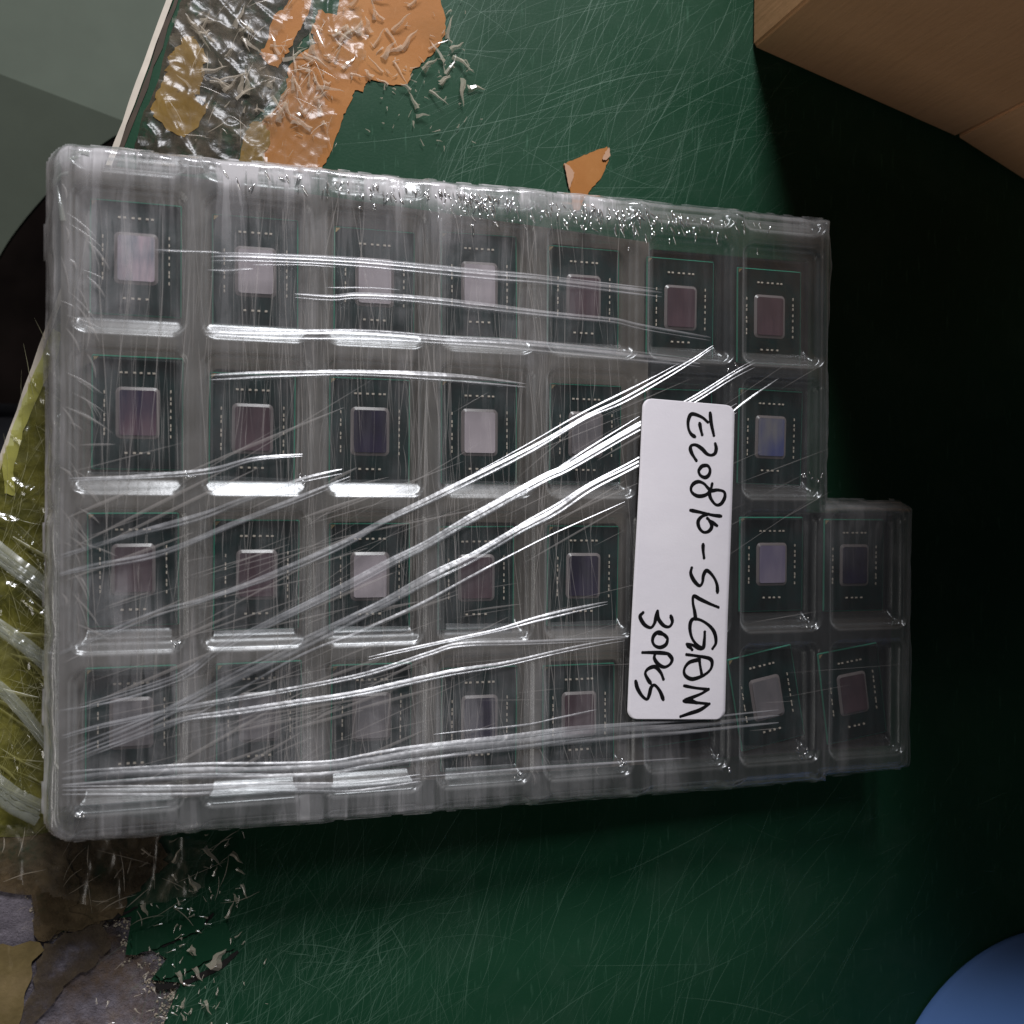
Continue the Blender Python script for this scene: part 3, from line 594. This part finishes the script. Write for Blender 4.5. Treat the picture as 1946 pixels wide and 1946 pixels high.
# black sheet added under the right-hand pockets to deepen the shade there
M_blocker = simple('black_blocker', (0.012, 0.013, 0.014), 0.8, 0.2, nz=200, var=0.5)
fb = [(5.18*PX, Y(0.12)), (6.9*PX, Y(0.12)), (6.9*PX, Y(2.06)), (7.92*PX, Y(2.06)), (7.92*PX, Y(3.92)), (5.18*PX, Y(3.92))]
o = polygon('shadow_sheet', fb, 0.006, M_blocker, None, -0.0066, mw=M); tag(o, 'thin black sheet added to deepen shadow under the right end of the chip tray', 'light blocker')
# stretch film round the pack
film = empty('stretch_film', mw=M); tag(film, 'clear stretch film wrapped tight round the chip tray, pleated in long shiny diagonal folds', 'plastic film')
def film_build(t):
    at_ = t.n('ShaderNodeAttribute', _attribute_name='layers')
    a_ = t.noise(t.coords((1, 0.06, 1), (0, 0, 0.04)), 170, 5, 0.6, 0.5); b_ = t.noise(t.coords((1, 0.05, 1), (0, 0, -0.09)), 700, 3, 0.6); c_ = t.noise(t.coords(), 30, 5, 0.6, 0.5)
    d_ = t.noise(t.coords((1, 0.06, 1), (0, 0, 1.1)), 260, 3, 0.6, 0.2)
    f = t.math('ADD', t.ramp(a_, [(0.40, 0.35), (0.46, 0.60), (0.49, 1.05), (0.58, 1.2), (0.61, 1.9)]), t.ramp(b_, [(0.58, 0.0), (0.70, 0.30)]))
    f = t.math('ADD', f, t.ramp(d_, [(0.58, 0.0), (0.72, 0.25)])); f = t.math('MULTIPLY', f, t.ramp(c_, [(0.36, 0.30), (0.64, 1.6)]))
    hz = t.math('MULTIPLY', f, at_.outputs['Fac'], True)
    return hz, t.bump(t.math('ADD', a_, t.math('MULTIPLY', c_, 2.0)), 0.25, 0.0012)
M_film = thin_clear('stretch_film', 0.2, 0.16, 0.16, build=film_build, white=(0.80, 0.79, 0.82), refl=1.0)
fo = outline(X, Yg, 0.0022, 0.00035); U = X/PX; Vv = -Yg/PY
Zf = 0.0034+smooth_noise(X, Yg, 0.035, 11)*0.0003+smooth_noise(X*3, Yg*0.25, 0.02, 12)*0.00012-np.where(pdl < 0, 0.0006*ss(-pdl, 0, 0.008), 0)
Zf = Zf-0.011*ss(fo, -0.0050, 0.0005)
lay = 0.022+0.085*ss(-U, -5.0, -2.9)+0.035*ss(-U, -1.6, -0.3)+0.03*smooth_noise(X, Yg, 0.09, 15)
lay += 0.34*ss(fo, -0.007, -0.001)*ss(-U, -5.5, -2.5)+0.035*ss(fo, -0.006, -0.001)+0.03*ss(fo, -0.0016, -0.0004)
lay += 0.45*ss(-Vv, -0.04, 0.10)*ss(-U, -5.6, -3.5)+0.05*ss(-Vv, -0.04, 0.1)
lay *= 1-0.72*ss(-U, -5.5, -4.8)*ss(-fo, 0.004, 0.010)*np.exp(-((Vv-1.85)/0.85)**4)
lay = np.clip(lay, 0.014, 0.75)
fs, used = sheet('film_sheet', Zf, fo < 0, M_film, film); fs.matrix_world = M
at_ = fs.data.attributes.new('layers', 'FLOAT', 'POINT'); at_.data.foreach_set('value', lay.reshape(-1)[used].astype(np.float32))
def fold_build(t):
    n = t.noise(t.coords((0.35, 1, 1), (0, 0, -0.42)), 900, 4, 0.6); g = t.noise(t.coords(), 45, 4, 0.6)
    g2 = t.noise(t.coords((0.12, 1, 1), (0, 0, -0.42)), 420, 2, 0.5)
    return t.math('ADD', t.ramp(g, [(0.35, 0.05), (0.65, 0.16)]), t.ramp(g2, [(0.4, 0.0), (0.65, 0.14)])), t.bump(g, 0.25, 0.002)
M_fold = thin_clear('film_fold', 0.13, 0.14, 0.25, build=fold_build, white=(0.82, 0.83, 0.88), refl=1.5)
M_fold2 = thin_clear('film_wrinkle', 0.20, 0.12, 0.25, white=(0.84, 0.79, 0.76), refl=1.0)
ZF = 0.0040
def onpack(p): return float(outline(np.array([p.x]), np.array([p.y]))[0]) < -0.0005
def fold(L, w, hr=0.38, prof_w=None, jit=0.00022):
    pts = crom([tuple(att(x, y, ZF)) for x, y in L], 10); pts = [p for p in pts if onpack(p)]; n = len(pts); ph = [random.uniform(0, 6.28) for _ in range(4)]
    for i, p in enumerate(pts): p.y += jit*math.sin(i*0.22+ph[0]); p.z += 0.00008*math.sin(i*0.2+ph[1])
    wf = lambda t: w*(0.12+0.88*math.sin(math.pi*min(1, max(0, t)))**0.5)*(0.85+0.2*math.sin(t*8+ph[2])+0.05*math.sin(t*25+ph[3]))
    return (pts, wf, hr)
F_ = [([(1355,656),(1304,690),(1190,756),(1114,791),(1010,852),(842,936),(727,991),(650,1034),(504,1097),(387,1138),(303,1161),(202,1202),(112,1240)], .0020),
      ([(1290,690),(1190,743),(1100,790),(1000,845),(900,900)], .0011),
      ([(1435,690),(1389,716),(1304,767),(1215,811),(1087,885),(1033,909),(906,980),(818,1030),(737,1070),(650,1118),(504,1188),(420,1229),(336,1289),(150,1345)], .0024),
      ([(1215,790),(1120,852),(1040,905),(960,945),(880,985)], .0013),
      ([(1400,775),(1212,879),(1121,926),(1054,970),(986,1007),(906,1054),(818,1097),(731,1145),(650,1185),(500,1260),(400,1310),(280,1370),(130,1430)], .0028),
      ([(1188,953),(1067,1007),(976,1054),(879,1104),(785,1155),(684,1202),(560,1250),(350,1370),(200,1420)], .0015),
      ([(1155,1144),(1020,1175),(919,1202),(700,1250)], .0016),
      ([(1187,1209),(1013,1219),(876,1225),(814,1240),(690,1281),(556,1309),(370,1340),(214,1374),(118,1399)], .0016),
      ([(1187,1212),(1075,1234),(960,1259),(858,1278),(690,1315),(556,1334),(425,1355),(338,1368),(236,1405),(118,1452)], .0019),
      ([(1480,1360),(1300,1380),(1199,1386),(1094,1396),(1001,1408),(876,1420),(783,1433),(690,1448),(618,1458),(494,1464),(370,1464),(245,1470),(118,1480)], .0042),
      ([(800,1478),(700,1492),(618,1497),(463,1496),(338,1501),(118,1503)], .0026),
      ([(1134,1349),(1063,1363),(985,1380),(824,1396)], .0012),
      ([(295,474),(350,477),(419,481)], .0013), ([(401,488),(494,490),(690,498),(938,523),(1038,532),(1156,544),(1258,557)], .0024),
      ([(394,513),(440,513),(481,512)], .0013), ([(560,560),(630,563),(690,561),(836,572),(1019,591),(1156,606),(1218,619),(1350,640)], .0020),
      ([(390,630),(520,634),(690,636),(830,645),(970,653),(1187,675),(1330,690)], .0026), ([(400,714),(540,709),(690,707),(860,716),(1000,730)], .0022),
      ([(480,502),(560,504),(640,508)], .0010), ([(620,545),(690,547),(760,552)], .0009),
      ([(130,910),(260,905),(400,893),(480,872),(575,862)], .0016), ([(650,893),(560,915),(470,945),(380,980),(250,1015),(115,1055)], .0019), ([(665,905),(560,950),(430,1000),(300,1050),(180,1075),(112,1090)], .0018),
      ([(1480,720),(1420,760),(1370,800)], .0012), ([(300,1310),(230,1330),(112,1350)], .0012), ([(1310,1440),(1150,1452),(980,1462),(800,1476)], .0015)]
for L, w in F_:
    if w > 0.0015:      # a fold is two or three pleats side by side
        ls = [fold(L, w*1.05, 0.34), fold([(x, y+w*3000) for x, y in L], w*0.6, 0.36)]
        if w > 0.0022: ls.append(fold([(x, y-w*2600) for x, y in L], w*0.5, 0.36))
    else: ls = [fold(L, w*0.85, 0.36)]
    o = ribbons('fold', ls, M_fold, film, prof=7, tent=True); o.matrix_world = M
# fine wrinkles
ls = []
def wr(x0, y0, x1, y1, w, bow=0.0):
    pts = crom([tuple(att(x0+(x1-x0)*t+bow*math.sin(t*math.pi), y0+(y1-y0)*t, ZF-0.0002)) for t in (0, .33, .66, 1)], 4); pts = [p for p in pts if onpack(p)]
    if len(pts) < 3: pts = [p0 for p0 in (att(700, 1000, ZF-0.003), att(701, 1001, ZF-0.003), att(702, 1002, ZF-0.003))]
    return (pts, (lambda t, w=w: w*(0.15+math.sin(math.pi*t))), 0.18)
for i in range(950):        # upright hairs, in clusters
    cx = random.choice([(560, 40), (780, 60), (800, 40), (1020, 30), (610, 60), (400, 90), (920, 80), (1100, 60), (700, 150), (480, 120), (230, 60)]); x = random.gauss(*cx); y0 = random.uniform(350, 1500); L = random.uniform(40, 330); sl = random.gauss(0.0, 0.07)+(x-700)*0.00006
    if x < 130 or x > 1190: continue
    ls.append(wr(x, y0, x+sl*L, min(y0+L, 1545-x*0.08), random.choice((0.0001, 0.00014, 0.0002, 0.0003)), random.gauss(0, 3)))
for i in range(110):        # hairs fanning up and right from the lower left
    x = random.uniform(115, 700); y = random.uniform(900, 1500); L = random.uniform(50, 380); a_ = math.radians(random.gauss(-20, 7)); ls.append(wr(x, y, x+L*math.cos(a_), y+L*math.sin(a_), random.choice((0.0002, 0.0003, 0.0005, 0.0010)), 0))
for i in range(50):
    x = random.uniform(850, 1500); y = random.uniform(720, 1400); L = random.uniform(50, 250); a_ = math.radians(random.gauss(-27 if y < 1100 else -9, 5)); ls.append(wr(x, y, x+L*math.cos(a_), y+L*math.sin(a_), random.choice((0.0002, 0.0003, 0.0006)), 0))
for i in range(60):         # short marks up the left rim
    x = random.uniform(112, 170); y = random.uniform(340, 1200); L = random.uniform(20, 90); a_ = math.radians(random.gauss(50, 25)); ls.append(wr(x, y, x+L*math.cos(a_), y+L*math.sin(a_), random.choice((0.0003, 0.0006)), 4))
o = ribbons('wrinkles', ls, M_fold2, film, prof=3); o.matrix_world = M; tag(o, kind='stuff')
V5 = []
for a_, b_, w in (((150, 300), (98, 322), 0.0016), ((140, 310), (112, 292), 0.0012), ((170, 292), (118, 300), 0.0020), ((130, 330), (104, 345), 0.0014), ((120, 420), (108, 350), 0.0018)):
    p, q = att(*a_, ZF-0.001), att(*b_, ZF-0.003); V5.append(([p.lerp(q, t)+Vector((0, 0.0006*math.sin(t*3), 0.0008*math.sin(t*3))) for t in (0, .25, .5, .75, 1)], (lambda t, w=w: w*(1-t)**0.7+0.0001), 0.4))
o = ribbons('loose_end', V5, M_whitefilm, film, prof=5); o.matrix_world = M
# crinkled blisters along the top hem
M_blis = thin_clear('film_blister', 0.10, 0.1, 0.12, refl=11.0)
V, F = [], []
def blister(px, py, L, w, ang):
    p = att(px, py, ZF-0.0006); b = len(V); n1, n2 = 5, 4; ca, sa = math.cos(ang), math.sin(ang)
    for i in range(n1+1):
        t = i/n1; ww = w*math.sin(math.pi*min(0.97, max(0.05, t)))**0.7
        for j in range(n2+1):
            q = j/n2*math.pi; x = -math.cos(q)*ww/2; y = (t-0.5)*L; z = math.sin(q)*ww*0.45; V.append((p.x+x*ca-y*sa, p.y+x*sa+y*ca, p.z+z))
    for i in range(n1):
        for j in range(n2): a_ = b+i*(n2+1)+j; F.append((a_, a_+1, a_+n2+2, a_+n2+1))
for i in range(420):
    x = random.choice([random.uniform(420, 1500), random.gauss(940, 40), random.gauss(1090, 60), random.gauss(1310, 50), random.gauss(700, 60), random.gauss(860, 40), random.gauss(1200, 30)]); y = 300+(x-240)*0.0975+8+abs(random.gauss(0, 22))
    if x > 1530 or x < 380: continue
    blister(x, y, random.uniform(0.0012, 0.0042), random.uniform(0.0003, 0.0009), random.gauss(0.15, 0.4))
for cx, cy in ((1528, 1182), (1545, 1190), (1518, 1420), (1530, 1432), (1180, 1452), (1385, 1462), (1355, 1438), (988, 1470), (1555, 905), (1532, 905), (360, 905), (580, 915), (338, 1222), (150, 1550), (1390, 700)):
    for _ in range(5): blister(cx+random.gauss(0, 6), cy+random.gauss(0, 5), random.uniform(0.0008, 0.002), random.uniform(0.0004, 0.0009), random.gauss(0.6, 0.5))
o = obj('blisters', mesh('blisters', V, F, M_blis, True), film); o.matrix_world = M; tag(o, kind='stuff')

# ------------------------------------------------------------------ white label with handwriting
ZL = 0.0051
cor = [att(1222, 756, ZL), att(1396, 771, ZL), att(1377, 1367, ZL), att(1192, 1367, ZL)]
def lz(x, y): return 0.0003*math.sin(y*55+0.6)+0.00025*math.sin(x*90)
def lbl_uv(s, t): 
    a_ = cor[0].lerp(cor[1], s); b_ = cor[3].lerp(cor[2], s); return a_.lerp(b_, t)
lw_, lh_ = (cor[1]-cor[0]).length, (cor[3]-cor[0]).length; rad = 0.0036
V, F = [], []; NS, NTt = 30, 70
def edgex(t):            # inset of the label outline at height t for rounded corners
    d = min(t, 1-t)*lh_
    return 0.0 if d >= rad else rad-math.sqrt(max(0, rad*rad-(rad-d)**2))
ts = sorted(set([i/NTt for i in range(NTt+1)]+[k*0.08*rad/lh_ for k in range(13)]+[1-k*0.08*rad/lh_ for k in range(13)]))
for t in ts:
    e = edgex(t)/lw_
    for i in range(NS+1): p = lbl_uv(e+(1-2*e)*i/NS, t); V.append((p.x, p.y, ZL+lz(p.x, p.y)))
for j in range(len(ts)-1):
    for i in range(NS): a_ = j*(NS+1)+i; F.append((a_, a_+NS+1, a_+NS+2, a_+1))
t_ = NT('label_paper'); v_ = t_.coords(); M_paper = t_.bsdf(t_.ramp(t_.noise(v_, 25, 3), [(0.3, (0.74, 0.72, 0.78)), (0.7, (0.80, 0.78, 0.83))]), 0.55, 0.4, t_.bump(t_.math('ADD', t_.noise(v_, 60, 4), t_.math('MULTIPLY', t_.noise(v_, 1500, 3), 0.15)), 0.3, 0.001))
lb = empty('paper_label', mw=M); tag(lb, 'white rounded paper label with black handwritten marker text, stuck on the film', 'label')
me = mesh('paper', V, F, M_paper, True); pa = obj('paper', me, lb); pa.matrix_world = M
md = pa.modifiers.new('thickness', 'SOLIDIFY'); md.thickness = 0.00015; md.offset = -1
M_ink = simple('black_marker', (0.006, 0.006, 0.007), 0.35, 0.5)
def zc(L): return [(1150+x*0.352, 720+y*0.352) for x, y in L]
def zd(L): return [(1190+x*0.2847, 1150+y*0.2847) for x, y in L]
G = {'letter_e': [zc([(565,184),(570,238),(584,306)]), zc([(552,234),(518,206),(466,190),(447,225),(448,268),(462,298),(482,313)]), zc([(508,240),(513,270),(521,302)])],
 'digit_two': [zc([(591,350),(596,376),(589,402),(568,412),(545,404),(520,378),(490,358),(466,358),(457,374),(463,398),(475,420),(489,441)])],
 'digit_zero': [zc([(518,470),(548,468),(562,490),(556,518),(535,532),(510,520),(502,495),(520,468)])],
 'digit_eight': [zc([(574,566),(566,595),(542,625),(500,633),(468,616),(460,590),(475,565),(502,555),(530,566),(552,590),(572,603),(604,600),(638,610),(642,640),(622,674),(596,680),(572,655),(560,625),(566,598)])],
 'digit_one': [zc([(458,709),(520,722),(575,735),(622,741)])],
 'digit_six': [zc([(556,730),(520,742),(499,768),(505,803),(528,827),(556,822),(572,798),(562,768),(548,752)]), zc([(560,768),(580,778),(600,792)])],
 'dash': [zc([(526,893),(527,928),(532,966)])],
 'letter_s': [zc([(466,1020),(461,1050),(480,1090),(508,1116),(524,1098),(530,1058),(548,1034),(582,1066),(602,1108),(606,1152)])],
 'letter_l': [zc([(611,1233),(560,1212),(510,1188),(478,1172),(474,1208),(483,1255),(489,1298)])],
 'letter_g': [zc([(580,1456),(598,1424),(591,1372),(562,1332),(515,1302),(472,1298),(458,1338),(468,1396),(496,1436),(528,1452),(536,1408),(538,1366)]), zc([(524,1456),(500,1452),(470,1436),(442,1432)]), zc([(446,1440),(462,1452),(470,1462)])],
 'letter_a': [zc([(440,1488),(500,1496),(560,1508),(577,1530),(568,1568),(530,1600),(470,1620),(432,1600),(428,1565),(455,1530),(510,1514)]), zc([(508,1510),(512,1545),(522,1602)])],
 'letter_m': [zd([(388,538),(460,552),(548,562)]), zd([(548,560),(500,590),(440,615),(384,638)]), zd([(384,640),(450,648),(552,658)]), zd([(552,658),(490,698),(420,722),(362,742)]), zd([(420,622),(440,640),(470,652)])],
 'digit_three': [zc([(207,1262),(191,1284),(214,1326),(248,1343),(268,1320),(277,1284),(285,1254)]), zc([(285,1254),(290,1296),(318,1332),(348,1338),(364,1312),(356,1280)])],
 'digit_zero_small': [zc([(286,1372),(322,1382),(338,1402),(330,1434),(300,1450),(270,1440),(258,1412),(270,1380),(300,1368),(338,1402)])],
 'letter_p': [zc([(205,1478),(260,1478),(310,1480),(342,1484)]), zc([(272,1482),(268,1510),(290,1542),(322,1556),(352,1540),(362,1512),(342,1484)])],
 'letter_c': [zd([(250,495),(232,450),(195,412),(150,425),(130,455),(145,492),(165,522)])],
 'letter_s_small': [zd([(66,508),(78,556),(108,606),(140,628),(156,596),(168,550),(192,534),(226,574),(248,630)])]}
kk = 0
for nm, strokes in G.items():
    V, F = [], []
    for L in strokes:
        pts = crom([tuple(att(x, y, ZL)) for x, y in L], 7); ph = random.uniform(0, 6); n = len(pts); b = len(V); kk += 1
        zz = 0.00006+0.00001*(kk % 6)
        for i, p in enumerate(pts):
            a_ = pts[max(0, i-1)]; c_ = pts[min(n-1, i+1)]; d = (c_-a_); d.z = 0; d.normalize(); s_ = Vector((-d.y, d.x, 0)); w = 0.00066*(1+0.18*math.sin(i*0.25+ph))
            if i == 0: p = p-d*0.0002
            if i in (0, n-1): w *= 0.7
            for k_ in (-1, 1): q = p+s_*w*k_; V.append((q.x, q.y, ZL+lz(q.x, q.y)+zz))
        for i in range(n-1): F.append((b+2*i, b+2*i+2, b+2*i+3, b+2*i+1))
        for e_ in (pts[0], pts[-1]):
            b = len(V); V.append((e_.x, e_.y, ZL+lz(e_.x, e_.y)+zz+0.000004))
            for q in range(12): V.append((e_.x+0.00060*math.cos(q*math.pi/6), e_.y+0.00060*math.sin(q*math.pi/6), ZL+lz(e_.x, e_.y)+zz+0.000004))
            for q in range(12): F.append((b, b+1+q, b+1+(q+1) % 12))
    o = obj(nm.replace('_small', ''), mesh(nm, V, F, M_ink), lb); o.matrix_world = M
bpy.context.view_layer.update()
print('camera', CAM.translation, 'shadow dir', (at(1430,415)-at(1435,95)).normalized(), 'nobj', len(C.objects))
